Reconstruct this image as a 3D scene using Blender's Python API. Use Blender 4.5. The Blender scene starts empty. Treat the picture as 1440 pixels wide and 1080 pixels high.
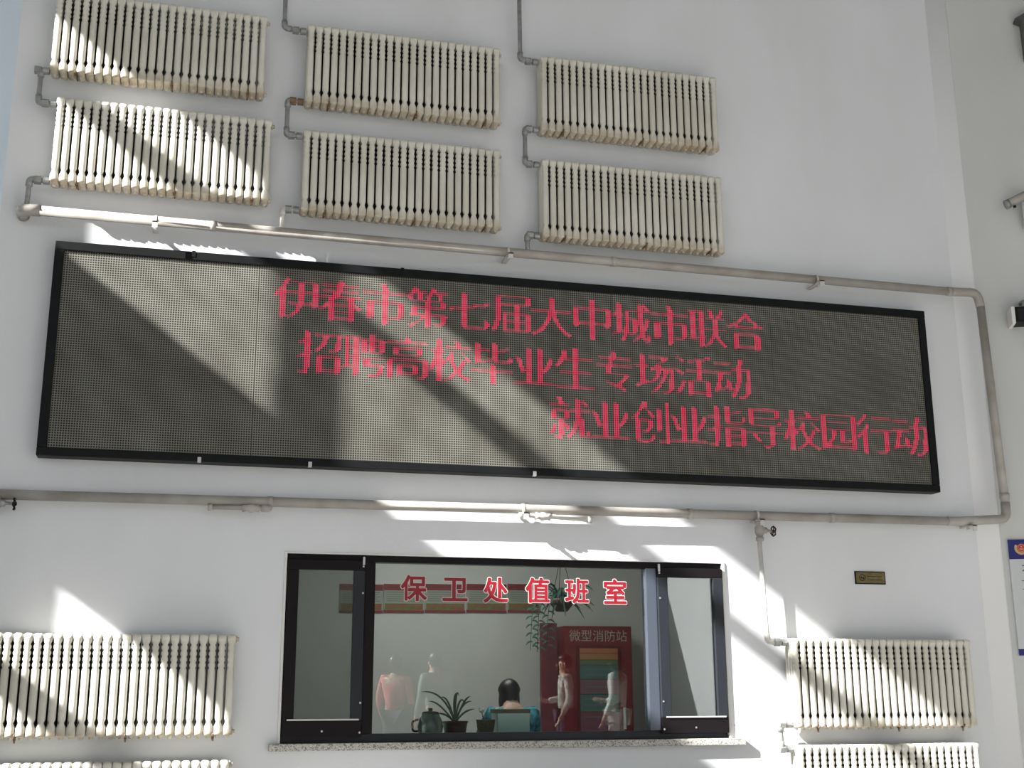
import bpy, bmesh, math, random
import numpy as np
from mathutils import Vector, Matrix

random.seed(7)
# ------------------------------------------------------------------ camera, world, sun, exposure
D = 8.5            # distance from the camera to the front wall (y = 0)
EYE = 1.1
YAW, PITCH, ROLL, FPX = 0.253273925, 0.250168662, -0.004420422, 1739.026
def cam_axes():
    cy, sy, cp, sp, cr, sr = math.cos(YAW), math.sin(YAW), math.cos(PITCH), math.sin(PITCH), math.cos(ROLL), math.sin(ROLL)
    f = Vector((sy*cp, cy*cp, sp)); r = Vector((cy, -sy, 0)); u = r.cross(f)
    return cr*r+sr*u, -sr*r+cr*u, f
CR, CU, CF = cam_axes()
scene = bpy.context.scene
cam_data = bpy.data.cameras.new('camera'); cam = bpy.data.objects.new('camera', cam_data)
scene.collection.objects.link(cam); scene.camera = cam
cam_data.sensor_width = 36; cam_data.lens = FPX/1440*36; cam_data.clip_end = 200
m = Matrix.Identity(4)
for i in range(3):
    m[i][0], m[i][1], m[i][2] = CR[i], CU[i], -CF[i]
m[0][3], m[1][3], m[2][3] = 0, -D, EYE
cam.matrix_world = m

world = bpy.data.worlds.new('world'); scene.world = world; world.use_nodes = True
wn = world.node_tree.nodes; wl = world.node_tree.links
bg = wn['Background']; bg.inputs[1].default_value = 0.95
tc = wn.new('ShaderNodeTexCoord'); sx = wn.new('ShaderNodeSeparateXYZ'); wr = wn.new('ShaderNodeValToRGB')
wl.new(tc.outputs['Generated'], sx.inputs[0]); wl.new(sx.outputs['Z'], wr.inputs[0]); wl.new(wr.outputs[0], bg.inputs[0])
e = wr.color_ramp.elements
e[0].position = 0.0; e[0].color = (0.34, 0.33, 0.30, 1)
e[1].position = 0.02; e[1].color = (0.86, 0.90, 0.94, 1)
e2 = e.new(1.0); e2.color = (0.52, 0.66, 0.88, 1)

SUN = Vector((2.45, 1.0, -1.80)).normalized()
sd = bpy.data.lights.new('sun', 'SUN'); so = bpy.data.objects.new('sun', sd); scene.collection.objects.link(so)
sd.energy = 22.0; sd.angle = math.radians(0.6); sd.color = (1.0, 0.97, 0.93)
so.rotation_euler = SUN.to_track_quat('-Z', 'Y').to_euler()
so.location = (-12, -12, 14)

scene.view_settings.view_transform = 'Standard'; scene.view_settings.look = 'None'
scene.view_settings.exposure = 0.0; scene.view_settings.gamma = 1.0; scene.view_settings.use_curve_mapping = False
scene.cycles.max_bounces = 8; scene.cycles.diffuse_bounces = 5; scene.cycles.transparent_max_bounces = 12
scene.cycles.caustics_reflective = False; scene.cycles.caustics_refractive = False

# ------------------------------------------------------------------ helpers
C = scene.collection
def ray(px, py):
    return CR*(px-720) + CU*(540-py) + CF*FPX
def at(px, py, d=0.0):
    """the point seen at photo pixel (px, py) on the plane d metres in front of the front wall"""
    r = ray(px, py); t = (D-d)/r.y
    return Vector((r.x*t, -d, EYE+r.z*t))
RWA = math.radians(25)
RW0 = Vector((6.08, 0, 0)); RWD = Vector((math.cos(RWA), -math.sin(RWA), 0)); RWN = Vector((-math.sin(RWA), -math.cos(RWA), 0))
def at_rw(px, py, off=0.0):
    """the same on the oblique right wall, off metres in front of it"""
    r = ray(px, py); o = Vector((0, -D, EYE)); p0 = RW0 + RWN*off
    t = (p0-o).dot(RWN)/r.dot(RWN)
    return o + r*t

MATS = {}
def mat(name, col, rough=0.6, metal=0.0, noise=0.0, scale=8.0, bump=0.0, spec=0.5, col2=None, emit=None, emit_s=0.0):
    if name in MATS: return MATS[name]
    mt = bpy.data.materials.new(name); mt.use_nodes = True; n = mt.node_tree.nodes; l = mt.node_tree.links
    b = n['Principled BSDF']
    b.inputs['Roughness'].default_value = rough; b.inputs['Metallic'].default_value = metal
    b.inputs['Specular IOR Level'].default_value = spec
    c = (*col, 1); b.inputs['Base Color'].default_value = c
    if noise or bump:
        t = n.new('ShaderNodeTexCoord'); z = n.new('ShaderNodeTexNoise'); z.inputs['Scale'].default_value = scale
        z.inputs['Detail'].default_value = 5; l.new(t.outputs['Object'], z.inputs['Vector'])
        if noise:
            r = n.new('ShaderNodeValToRGB'); r.color_ramp.elements[0].position = 0.3; r.color_ramp.elements[1].position = 0.7
            c2 = col2 or tuple(v*(1-noise) for v in col)
            r.color_ramp.elements[0].color = (*c2, 1); r.color_ramp.elements[1].color = c
            l.new(z.outputs['Fac'], r.inputs[0]); l.new(r.outputs[0], b.inputs['Base Color'])
        if bump:
            bp = n.new('ShaderNodeBump'); bp.inputs['Strength'].default_value = bump; bp.inputs['Distance'].default_value = 0.01
            l.new(z.outputs['Fac'], bp.inputs['Height']); l.new(bp.outputs[0], b.inputs['Normal'])
    if emit:
        b.inputs['Emission Color'].default_value = (*emit, 1); b.inputs['Emission Strength'].default_value = emit_s
    MATS[name] = mt
    return mt

def link(name, me, m=None, parent=None, smooth=False):
    o = bpy.data.objects.new(name, me); C.objects.link(o)
    if m is not None:
        me.materials.clear(); me.materials.append(m)
    if smooth:
        for p in me.polygons: p.use_smooth = True
    if parent is not None: o.parent = parent
    return o
def from_bm(name, bm, m, parent=None, smooth=False):
    bmesh.ops.recalc_face_normals(bm, faces=bm.faces)
    me = bpy.data.meshes.new(name); bm.to_mesh(me); bm.free()
    return link(name, me, m, parent, smooth)
def thing(name, label, cat, loc=(0, 0, 0), rz=0, group=None):
    o = bpy.data.objects.new(name, None); C.objects.link(o); o.location = loc; o.rotation_euler = (0, 0, rz)
    o.empty_display_size = 0.05
    o['label'] = label; o['category'] = cat
    if group: o['group'] = group
    return o
def tag(o, label, cat, group=None):
    o['label'] = label; o['category'] = cat
    if group: o['group'] = group
    return o
def structure(o):
    o['kind'] = 'structure'; return o
def copy_tree(o, parent=None):
    c = o.copy(); C.objects.link(c); c.parent = parent
    for ch in list(o.children): copy_tree(ch, c)
    return c

def add_box(bm, x0, x1, y0, y1, z0, z1, mtx=None):
    vs = [bm.verts.new((x, y, z)) for x in (x0, x1) for y in (y0, y1) for z in (z0, z1)]
    for f in ((0,1,3,2),(4,6,7,5),(0,4,5,1),(2,3,7,6),(0,2,6,4),(1,5,7,3)):
        bm.faces.new([vs[i] for i in f])
    if mtx is not None:
        for v in vs: v.co = mtx @ v.co
    return vs
def bevel(bm, w, seg=2):
    bmesh.ops.bevel(bm, geom=bm.edges[:], offset=w, segments=seg, affect='EDGES', profile=0.6, clamp_overlap=True)
def box(name, x0, x1, y0, y1, z0, z1, m, parent=None, bev=0.0, mtx=None):
    bm = bmesh.new(); add_box(bm, x0, x1, y0, y1, z0, z1, mtx)
    if bev: bevel(bm, bev)
    return from_bm(name, bm, m, parent)
def fillet(pts, rad, seg=6):
    pts = [Vector(p) for p in pts]; out = [pts[0]]
    for a, b, c in zip(pts, pts[1:], pts[2:]):
        d1 = (a-b).normalized(); d2 = (c-b).normalized()
        r = min(rad, (a-b).length*0.49, (c-b).length*0.49)
        p1, p2 = b+d1*r, b+d2*r
        for i in range(seg+1):
            t = i/seg; out.append(p1*(1-t)**2 + b*2*t*(1-t) + p2*t*t)
    out.append(pts[-1]); return out
def add_tube(bm, pts, rad, seg=12, cap=True):
    pts = [Vector(p) for p in pts]; rads = rad if isinstance(rad, (list, tuple)) else [rad]*len(pts)
    rings = []; prev = None
    for i, p in enumerate(pts):
        t = (pts[min(i+1, len(pts)-1)] - pts[max(i-1, 0)])
        if t.length < 1e-9: t = Vector((0, 0, 1))
        t.normalize()
        if prev is None: n = t.orthogonal().normalized()
        else:
            n = prev - t*prev.dot(t)
            n = n.normalized() if n.length > 1e-6 else t.orthogonal().normalized()
        prev = n; b = t.cross(n)
        rings.append([bm.verts.new(p + (n*math.cos(2*math.pi*k/seg) + b*math.sin(2*math.pi*k/seg))*rads[i]) for k in range(seg)])
    for a, b in zip(rings, rings[1:]):
        for k in range(seg): bm.faces.new((a[k], a[(k+1) % seg], b[(k+1) % seg], b[k]))
    if cap:
        bm.faces.new(rings[0][::-1]); bm.faces.new(rings[-1])
def tube(name, pts, rad, m, parent=None, seg=12, fil=0.0, smooth=True):
    bm = bmesh.new()
    if fil: pts = fillet(pts, fil)
    add_tube(bm, pts, rad, seg)
    return from_bm(name, bm, m, parent, smooth)
def lathe(name, prof, m, parent=None, seg=20, loc=(0, 0, 0)):
    bm = bmesh.new(); add_tube(bm, [Vector(loc)+Vector((0, 0, z)) for r, z in prof], [max(r, 1e-4) for r, z in prof], seg)
    return from_bm(name, bm, m, parent, True)

_font_cache = {}
def text_mesh(s, size, offset=0.0, extrude=0.0, align='CENTER'):
    cu = bpy.data.curves.new('text', 'FONT'); cu.body = s; cu.size = size; cu.offset = offset; cu.extrude = extrude
    cu.align_x = align; cu.align_y = 'CENTER'; cu.resolution_u = 4
    o = bpy.data.objects.new('text', cu); C.objects.link(o)
    dg = bpy.context.evaluated_depsgraph_get(); dg.update()
    me = bpy.data.meshes.new_from_object(o.evaluated_get(dg)); bpy.data.objects.remove(o); bpy.data.curves.remove(cu)
    return me
def centre_mesh(me):
    if not me.vertices: return 0, 0
    xs = [v.co.x for v in me.vertices]; ys = [v.co.y for v in me.vertices]
    cx, cy = (min(xs)+max(xs))/2, (min(ys)+max(ys))/2
    for v in me.vertices: v.co.x -= cx; v.co.y -= cy
    return max(xs)-min(xs), max(ys)-min(ys)
def wallify(me, mtx):      # text plane XY -> wall plane XZ facing -Y
    me.transform(mtx @ Matrix.Rotation(math.pi/2, 4, 'X'))

# ------------------------------------------------------------------ materials
def wall_material(name, base, dirt):
    mt = bpy.data.materials.new(name); mt.use_nodes = True; n = mt.node_tree.nodes; l = mt.node_tree.links
    b = n['Principled BSDF']; b.inputs['Roughness'].default_value = 0.55; b.inputs['Specular IOR Level'].default_value = 0.35
    t = n.new('ShaderNodeTexCoord'); mp = n.new('ShaderNodeMapping'); mp.inputs['Scale'].default_value = (1, 1, 0.45)
    z = n.new('ShaderNodeTexNoise'); z.inputs['Scale'].default_value = 1.1; z.inputs['Detail'].default_value = 6; z.inputs['Roughness'].default_value = 0.55
    r = n.new('ShaderNodeValToRGB'); r.color_ramp.elements[0].position = 0.3; r.color_ramp.elements[1].position = 0.68
    r.color_ramp.elements[0].color = (*dirt, 1); r.color_ramp.elements[1].color = (*base, 1)
    l.new(t.outputs['Object'], mp.inputs[0]); l.new(mp.outputs[0], z.inputs['Vector']); l.new(z.outputs['Fac'], r.inputs[0]); l.new(r.outputs[0], b.inputs['Base Color'])
    z2 = n.new('ShaderNodeTexNoise'); z2.inputs['Scale'].default_value = 55; l.new(t.outputs['Object'], z2.inputs['Vector'])
    z3 = n.new('ShaderNodeTexNoise'); z3.inputs['Scale'].default_value = 1.6; l.new(t.outputs['Object'], z3.inputs['Vector'])
    ad = n.new('ShaderNodeMath'); ad.operation = 'MULTIPLY_ADD'; ad.inputs[1].default_value = 14.0
    l.new(z3.outputs['Fac'], ad.inputs[0]); l.new(z2.outputs['Fac'], ad.inputs[2])
    bp = n.new('ShaderNodeBump'); bp.inputs['Strength'].default_value = 0.18; bp.inputs['Distance'].default_value = 0.004
    l.new(ad.outputs[0], bp.inputs['Height']); l.new(bp.outputs[0], b.inputs['Normal'])
    MATS[name] = mt; return mt
M_wall = wall_material('wall_paint', (0.71, 0.735, 0.775), (0.65, 0.675, 0.70))
M_wall_skytint = wall_material('skylight_tint_paint', (0.78, 0.84, 0.90), (0.74, 0.81, 0.88))  # bluish cast of the skylight put into the paint
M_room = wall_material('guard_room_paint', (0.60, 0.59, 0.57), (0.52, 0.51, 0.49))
M_wall_r = wall_material('shaded_right_wall_paint', (0.58, 0.60, 0.60), (0.53, 0.55, 0.55))  # shading of the right wall put into a darker tone
M_cove = wall_material('lit_corner_bead_paint', (0.72, 0.74, 0.77), (0.68, 0.70, 0.73))  # light on the corner strip put into a slightly lighter tone
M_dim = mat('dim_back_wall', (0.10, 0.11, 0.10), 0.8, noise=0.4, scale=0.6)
M_ceil = mat('ceiling_paint', (0.40, 0.40, 0.39), 0.8)
M_floor = mat('terrazzo', (0.50, 0.485, 0.46), 0.45, noise=0.35, scale=40)
M_facade = mat('facade_paint', (0.62, 0.62, 0.60), 0.7)
M_pipe = mat('grey_pipe_paint', (0.40, 0.385, 0.36), 0.5, noise=0.5, scale=5, col2=(0.27, 0.245, 0.22), bump=0.2)
M_galv = mat('galvanised_steel', (0.34, 0.35, 0.35), 0.45, metal=0.35, noise=0.4, scale=22)
M_rust = mat('rusty_iron', (0.24, 0.15, 0.09), 0.8, noise=0.6, scale=50, bump=0.4)
M_black = mat('black_frame', (0.007, 0.008, 0.009), 0.5, noise=0.3, scale=14, spec=0.15)
M_black2 = mat('black_brown_window_frame', (0.008, 0.006, 0.007), 0.4, spec=0.15)
M_frame_grey = mat('dark_aluminium_frame', (0.018, 0.021, 0.027), 0.4, spec=0.25)
M_strip = mat('silver_strip', (0.55, 0.55, 0.56), 0.35, metal=0.3)
M_screw = mat('steel_screw', (0.6, 0.6, 0.6), 0.3, metal=0.9)

def radiator_material():
    mt = bpy.data.materials.new('cream_radiator_enamel'); mt.use_nodes = True; n = mt.node_tree.nodes; l = mt.node_tree.links
    b = n['Principled BSDF']; b.inputs['Roughness'].default_value = 0.5; b.inputs['Specular IOR Level'].default_value = 0.35
    t = n.new('ShaderNodeTexCoord'); s = n.new('ShaderNodeSeparateXYZ'); l.new(t.outputs['Object'], s.inputs[0])
    z = n.new('ShaderNodeTexNoise'); z.inputs['Scale'].default_value = 3.0; z.inputs['Detail'].default_value = 6
    oi = n.new('ShaderNodeObjectInfo'); ad = n.new('ShaderNodeVectorMath'); ad.operation = 'ADD'
    l.new(t.outputs['Object'], ad.inputs[0]); l.new(oi.outputs['Location'], ad.inputs[1]); l.new(ad.outputs[0], z.inputs['Vector'])
    r = n.new('ShaderNodeValToRGB'); r.color_ramp.elements[0].position = 0.35; r.color_ramp.elements[1].position = 0.65
    r.color_ramp.elements[0].color = (0.57, 0.555, 0.485, 1); r.color_ramp.elements[1].color = (0.66, 0.65, 0.59, 1)
    l.new(z.outputs['Fac'], r.inputs[0])
    # rust and yellowing drawn down to the bottom hub by old leaks: follows height on the casting
    mr = n.new('ShaderNodeMapRange'); mr.inputs[1].default_value = 0.075; mr.inputs[2].default_value = 0.0; l.new(s.outputs['Z'], mr.inputs[0])
    z2 = n.new('ShaderNodeTexNoise'); z2.inputs['Scale'].default_value = 14; l.new(ad.outputs[0], z2.inputs['Vector'])
    mu = n.new('ShaderNodeMath'); mu.operation = 'MULTIPLY'; l.new(mr.outputs[0], mu.inputs[0]); l.new(z2.outputs['Fac'], mu.inputs[1])
    mx = n.new('ShaderNodeMixRGB'); l.new(mu.outputs[0], mx.inputs[0]); l.new(r.outputs[0], mx.inputs[1]); mx.inputs[2].default_value = (0.34, 0.24, 0.12, 1)
    l.new(mx.outputs[0], b.inputs['Base Color'])
    return mt
M_rad = radiator_material()
M_gap_shade = mat('gap_shade_iron', (0.055, 0.048, 0.04), 0.9, noise=0.4, scale=20)  # dark colour standing in for shade in the gaps

def led_material():
    mt = bpy.data.materials.new('led_module_face'); mt.use_nodes = True; n = mt.node_tree.nodes; l = mt.node_tree.links
    b = n['Principled BSDF']; b.inputs['Roughness'].default_value = 0.5; b.inputs['Specular IOR Level'].default_value = 0.25
    t = n.new('ShaderNodeTexCoord'); s = n.new('ShaderNodeSeparateXYZ'); l.new(t.outputs['Object'], s.inputs[0])
    def line(sock, pitch, duty):
        d = n.new('ShaderNodeMath'); d.operation = 'DIVIDE'; d.inputs[1].default_value = pitch; l.new(sock, d.inputs[0])
        f = n.new('ShaderNodeMath'); f.operation = 'FRACT'; l.new(d.outputs[0], f.inputs[0])
        g = n.new('ShaderNodeMath'); g.operation = 'LESS_THAN'; g.inputs[1].default_value = duty; l.new(f.outputs[0], g.inputs[0])
        return g
    gx = line(s.outputs['X'], 0.0165, 0.68); gz = line(s.outputs['Z'], 0.0165, 0.64)
    # louvre rows between the lamp rows are light, the lamp cells are dark
    mu = n.new('ShaderNodeMath'); mu.operation = 'MULTIPLY'; mu.inputs[1].default_value = 1.0; l.new(gx.outputs[0], mu.inputs[0]); l.new(gz.outputs[0], mu.inputs[1])
    z = n.new('ShaderNodeTexNoise'); z.inputs['Scale'].default_value = 2.2; z.inputs['Detail'].default_value = 5; l.new(t.outputs['Object'], z.inputs['Vector'])
    r = n.new('ShaderNodeValToRGB'); r.color_ramp.elements[0].position = 0.3; r.color_ramp.elements[1].position = 0.7
    r.color_ramp.elements[0].color = (0.135, 0.132, 0.112, 1); r.color_ramp.elements[1].color = (0.205, 0.205, 0.18, 1)
    l.new(z.outputs['Fac'], r.inputs[0])
    mx = n.new('ShaderNodeMixRGB'); l.new(mu.outputs[0], mx.inputs[0]); l.new(r.outputs[0], mx.inputs[1]); mx.inputs[2].default_value = (0.008, 0.007, 0.006, 1)
    # inverted: cells (both inside) dark, lines light
    l.new(mx.outputs[0], b.inputs['Base Color'])
    return mt
M_led = led_material()
M_lit = mat('lit_red_led', (0.25, 0.01, 0.03), 0.5, emit=(1.0, 0.022, 0.12), emit_s=0.78)

def glass_material(name, tint):
    mt = bpy.data.materials.new(name); mt.use_nodes = True; n = mt.node_tree.nodes; l = mt.node_tree.links
    n.clear(); o = n.new('ShaderNodeOutputMaterial'); tr = n.new('ShaderNodeBsdfTransparent'); tr.inputs[0].default_value = (*tint, 1)
    g = n.new('ShaderNodeBsdfGlossy'); g.inputs['Roughness'].default_value = 0.0; g.inputs[0].default_value = (1, 1, 1, 1)
    fr = n.new('ShaderNodeFresnel'); fr.inputs[0].default_value = 1.55; mx = n.new('ShaderNodeMixShader')
    l.new(fr.outputs[0], mx.inputs[0]); l.new(tr.outputs[0], mx.inputs[1]); l.new(g.outputs[0], mx.inputs[2]); l.new(mx.outputs[0], o.inputs[0])
    return mt
M_glass = glass_material('window_glass', (0.93, 0.97, 0.95))
def mesh_screen_material():
    mt = bpy.data.materials.new('fly_screen'); mt.use_nodes = True; n = mt.node_tree.nodes; l = mt.node_tree.links
    n.clear(); o = n.new('ShaderNodeOutputMaterial'); tr = n.new('ShaderNodeBsdfTransparent'); d = n.new('ShaderNodeBsdfDiffuse')
    d.inputs[0].default_value = (0.125, 0.135, 0.13, 1); mx = n.new('ShaderNodeMixShader'); mx.inputs[0].default_value = 0.36
    l.new(tr.outputs[0], mx.inputs[1]); l.new(d.outputs[0], mx.inputs[2]); l.new(mx.outputs[0], o.inputs[0])
    return mt
M_screen = mesh_screen_material()
def granite():
    mt = bpy.data.materials.new('speckled_granite'); mt.use_nodes = True; n = mt.node_tree.nodes; l = mt.node_tree.links
    b = n['Principled BSDF']; b.inputs['Roughness'].default_value = 0.35
    t = n.new('ShaderNodeTexCoord'); v = n.new('ShaderNodeTexVoronoi'); v.inputs['Scale'].default_value = 150
    l.new(t.outputs['Object'], v.inputs['Vector']); r = n.new('ShaderNodeValToRGB'); r.color_ramp.interpolation = 'CONSTANT'
    e = r.color_ramp.elements; e[0].color = (0.16, 0.155, 0.145, 1); e[1].position = 0.22; e[1].color = (0.40, 0.39, 0.36, 1)
    x = e.new(0.66); x.color = (0.52, 0.51, 0.48, 1)
    sp = n.new('ShaderNodeSeparateXYZ'); l.new(v.outputs['Color'], sp.inputs[0]); l.new(sp.outputs['X'], r.inputs[0]); l.new(r.outputs[0], b.inputs['Base Color'])
    return mt
M_granite = granite()

# ------------------------------------------------------------------ the setting
WX0, WX1, WZ0, WZ1 = at(403, 778).x, at(1015, 793).x, at(390, 1048).z-0.01, at(405, 778).z
def slab(name, rects, y0, y1, m):
    bm = bmesh.new()
    for (x0, x1, z0, z1) in rects: add_box(bm, x0, x1, y0, y1, z0, z1)
    return structure(from_bm(name, bm, m))
H = 10.2
slab('wall_front', [(-1.40, WX0, 0, H), (WX1, 6.08, 0, H), (WX0, WX1, 0, WZ0), (WX0, WX1, WZ1, H)], 0, 0.24, M_wall)
# the front wall ends at the left; behind its corner the hall goes back to a wall with the blue of skylight in its paint
structure(box('wall_recess', -5.0, -1.16, 1.6, 1.8, 0, H, M_wall_skytint))
structure(box('wall_return', -1.40, -1.16, 0.24, 1.6, 0, H, M_wall_skytint))
rwm = Matrix.Translation(RW0) @ Matrix.Rotation(-RWA, 4, 'Z')
structure(box('wall_right', 0, 5.4, 0, 0.2, 0, H, M_wall_r, mtx=rwm))
bm = bmesh.new(); q0, q1, q2 = Vector((5.94, 0.004, 0)), Vector((6.06, -0.012, 0)), RW0+RWD*0.10-RWN*0.003; pr = []
for k in range(9):
    t_ = k/8; pr.append(q0*(1-t_)**2+q1*2*t_*(1-t_)+q2*t_*t_)
pr += [q1+Vector((0.02, 0.01, 0))]
lo_ = [bm.verts.new(p) for p in pr]; hi_ = [bm.verts.new(p+Vector((0, 0, H))) for p in pr]
for k in range(len(pr)): bm.faces.new((lo_[k], lo_[(k+1) % len(pr)], hi_[(k+1) % len(pr)], hi_[k]))
bm.faces.new(lo_[::-1]); bm.faces.new(hi_)
structure(from_bm('trim_1', bm, M_cove, None, True))
structure(box('wall_far_right', 10.9, 11.1, -20, -2.25, 0, H, M_wall))
structure(box('floor', -5.2, 11.1, -20.2, 5.0, -0.2, 0, M_floor))
structure(box('ceiling', -5.2, 11.1, -20.2, 1.8, H, H+0.2, M_ceil))
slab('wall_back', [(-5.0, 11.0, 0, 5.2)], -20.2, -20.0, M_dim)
# left facade: solid wall with rows of windows, each crossed by one transom; the sun comes through them
bm = bmesh.new()
FX0, FX1 = -5.06, -5.0
def fbox(y0, y1, z0, z1): add_box(bm, FX0, FX1, y0, y1, z0, z1)
bays = [(-1.72, -2.37), (-2.56, -4.75), (-5.0, -6.4)]
zs = [(3.35, 4.93, 4.04, 4.24), (7.02, 8.64, 8.06, 8.24)]
fbox(-1.72, 0.5, 0, H); fbox(1.45, 1.8, 0, H); fbox(0.5, 1.45, 0, 1.2); fbox(0.5, 1.45, 9.8, H)  # tall unseen opening added to brighten the recess wall
for (a, b_), nxt in zip(bays, [b[0] for b in bays[1:]] + [-6.6]):
    fbox(nxt, b_, 0, H)
    fbox(b_, a, 0, 3.35); fbox(b_, a, 4.93, 7.02); fbox(b_, a, 8.64, H)
    for z0, z1, t0, t1 in zs: fbox(b_, a, t0, t1)
for k in range(6):         # tall glazed bays further back
    y0 = -6.6-k*2.25; fbox(y0-2.25, y0-2.05, 0, H); fbox(y0-2.05, y0, 0, 0.4); fbox(y0-2.05, y0, 10.1, H); fbox(y0-2.05, y0, 4.4, 4.6)
structure(from_bm('wall_left', bm, M_facade))
# guard room behind the window
gr = [('wall_guard_room_back', -0.05, 4.6, 3.4, 3.6, 0, 3.1), ('wall_guard_room_left', -0.05, 0.1, 0.24, 3.4, 0, 3.1), ('wall_guard_room_right', 4.45, 4.6, 0.24, 3.4, 0, 3.1)]
for nme, *b in gr: structure(box(nme, *b, M_room))
structure(box('ceiling_guard_room', -0.05, 4.6, 0.24, 3.6, 3.1, 3.2, M_ceil))

# ------------------------------------------------------------------ radiators
PITCH_R = 0.0588; RH = 0.632; NSEC = 25
def section_mesh(end=False):
    bm = bmesh.new()
    base = 0.0240; blobs = [(0.088, 0.022), (RH-0.068, 0.013), (RH-0.105, 0.013), (RH-0.142, 0.013), (RH-0.178, 0.013), (RH-0.213, 0.012)]
    zsamp = [0.008, 0.02, 0.058]
    for zb, hh in sorted(blobs): zsamp += [zb-hh, zb, zb+hh]
    zsamp += [RH-0.04, RH-0.028]; zsamp = sorted(set(round(z, 4) for z in zsamp))
    def w(z):
        for zb, hh in blobs:
            if abs(z-zb) < 1e-3: return 0.0166 if zb > 0.2 else 0.0150
        if z <= 0.063 or z >= RH-0.041: return 0.0288
        return base
    for ci, yc in enumerate((-0.045, -0.082, -0.119, -0.156)):
        zz = zsamp if ci in (3,) else [0.03, 0.07, RH-0.05, RH-0.028]
        rings = []
        for z in zz:
            ww = w(z) if ci == 3 else (0.0288 if (z < 0.05 or z > RH-0.045) else 0.0235); hd = 0.0155
            ring = []
            for (fx, fy) in ((-1, 0.15), (-0.86, -0.6), (-0.35, -1.0), (0.35, -1.0), (0.86, -0.6), (1, 0.15), (0.7, 0.9), (-0.7, 0.9)):
                ring.append(bm.verts.new((ww*fx, yc+hd*fy, z)))
            rings.append(ring)
        for a, b in zip(rings, rings[1:]):
            for k in range(8): bm.faces.new((a[k], a[(k+1) % 8], b[(k+1) % 8], b[k]))
        bm.faces.new(rings[0][::-1]); bm.faces.new(rings[-1])
    # top and bottom hubs: rounded bars running from the front column to the back one
    for z0, z1, up in ((RH-0.05, RH, 1), (0.0, 0.05, -1)):
        zc = (z0+z1)/2; hz = (z1-z0)/2; rings = []
        for (y, s) in (((-0.172, 0.55), (-0.166, 0.86), (-0.15, 1.0)) if up > 0 else ((-0.169, 0.4), (-0.164, 0.75), (-0.15, 0.95)))+((-0.12, 1.0), (-0.09, 1.0), (-0.045, 1.0), (-0.03, 0.8)):
            ring = []
            for k in range(10):
                a = 2*math.pi*k/10; cx = math.cos(a); cz = math.sin(a)
                ring.append(bm.verts.new((0.0289*math.copysign(abs(cx)**(0.55 if up > 0 or cz > 0 else 1.0), cx)*(0.75+0.25*s), y, zc+hz*s*math.copysign(abs(cz)**0.8, cz))))
            rings.append(ring)
        for a, b in zip(rings, rings[1:]):
            for k in range(10): bm.faces.new((a[k], a[(k+1) % 10], b[(k+1) % 10], b[k]))
        bm.faces.new(rings[0][::-1]); bm.faces.new(rings[-1])
    # round boss under each section
    add_tube(bm, [(0, -0.10, 0.028), (0, -0.10, -0.012)], [0.019, 0.012], 8)
    bmesh.ops.recalc_face_normals(bm, faces=bm.faces)
    me = bpy.data.meshes.new('section'); bm.to_mesh(me); bm.free(); me.materials.append(M_rad); me.materials.append(M_gap_shade)
    for p in me.polygons:      # inner columns coloured dark for the shade between sections
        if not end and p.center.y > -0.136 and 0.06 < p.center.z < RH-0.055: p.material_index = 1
    for p in me.polygons: p.use_smooth = True
    return me
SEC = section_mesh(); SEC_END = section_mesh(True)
def small_mesh(name, fn, m, smooth=True):
    bm = bmesh.new(); fn(bm); bmesh.ops.recalc_face_normals(bm, faces=bm.faces)
    me = bpy.data.meshes.new(name); bm.to_mesh(me); bm.free(); me.materials.append(m)
    if smooth:
        for p in me.polygons: p.use_smooth = True
    return me
PLUG = small_mesh('end_plug', lambda bm: add_tube(bm, [(0, 0, 0), (0.006, 0, 0), (0.006, 0, 0), (0.02, 0, 0)], [0.024, 0.024, 0.015, 0.013], 6), M_rad, False)
def hook_fn(bm):
    add_tube(bm, fillet([(0, -0.012, 0.02), (0, -0.16, -0.002), (0, -0.178, 0.018)], 0.012), 0.006, 6)
    add_tube(bm, [(0, -0.148, -0.002), (0, -0.148, -0.03)], [0.009, 0.006], 6)
HOOK = small_mesh('support_hook', hook_fn, M_rust)
def radiator(xl, zt, label, group, n=NSEC):
    t = thing('radiator', label, 'radiator', (xl+n*PITCH_R/2, -0.012, zt-RH), 0, group)
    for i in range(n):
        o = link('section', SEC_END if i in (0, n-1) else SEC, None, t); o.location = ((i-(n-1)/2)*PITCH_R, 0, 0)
    for z in (0.028, RH-0.028):
        o = link('end_plug', PLUG, None, t); o.location = (n*PITCH_R/2-0.001, -0.10, z)
    for f in (-0.42, 0.05, 0.38):
        o = link('support_hook', HOOK, None, t); o.location = ((round(f*n)+0.5)*PITCH_R - (0 if n % 2 else PITCH_R/2), 0, 0)
    return t
def rx(px, py): return at(px, py, 0.178).x
def rz(px, py): return at(px, py, 0.178).z
WTOT = NSEC*PITCH_R
RADS = {}
G1 = 'cream cast iron radiators mounted high above the display'
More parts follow.
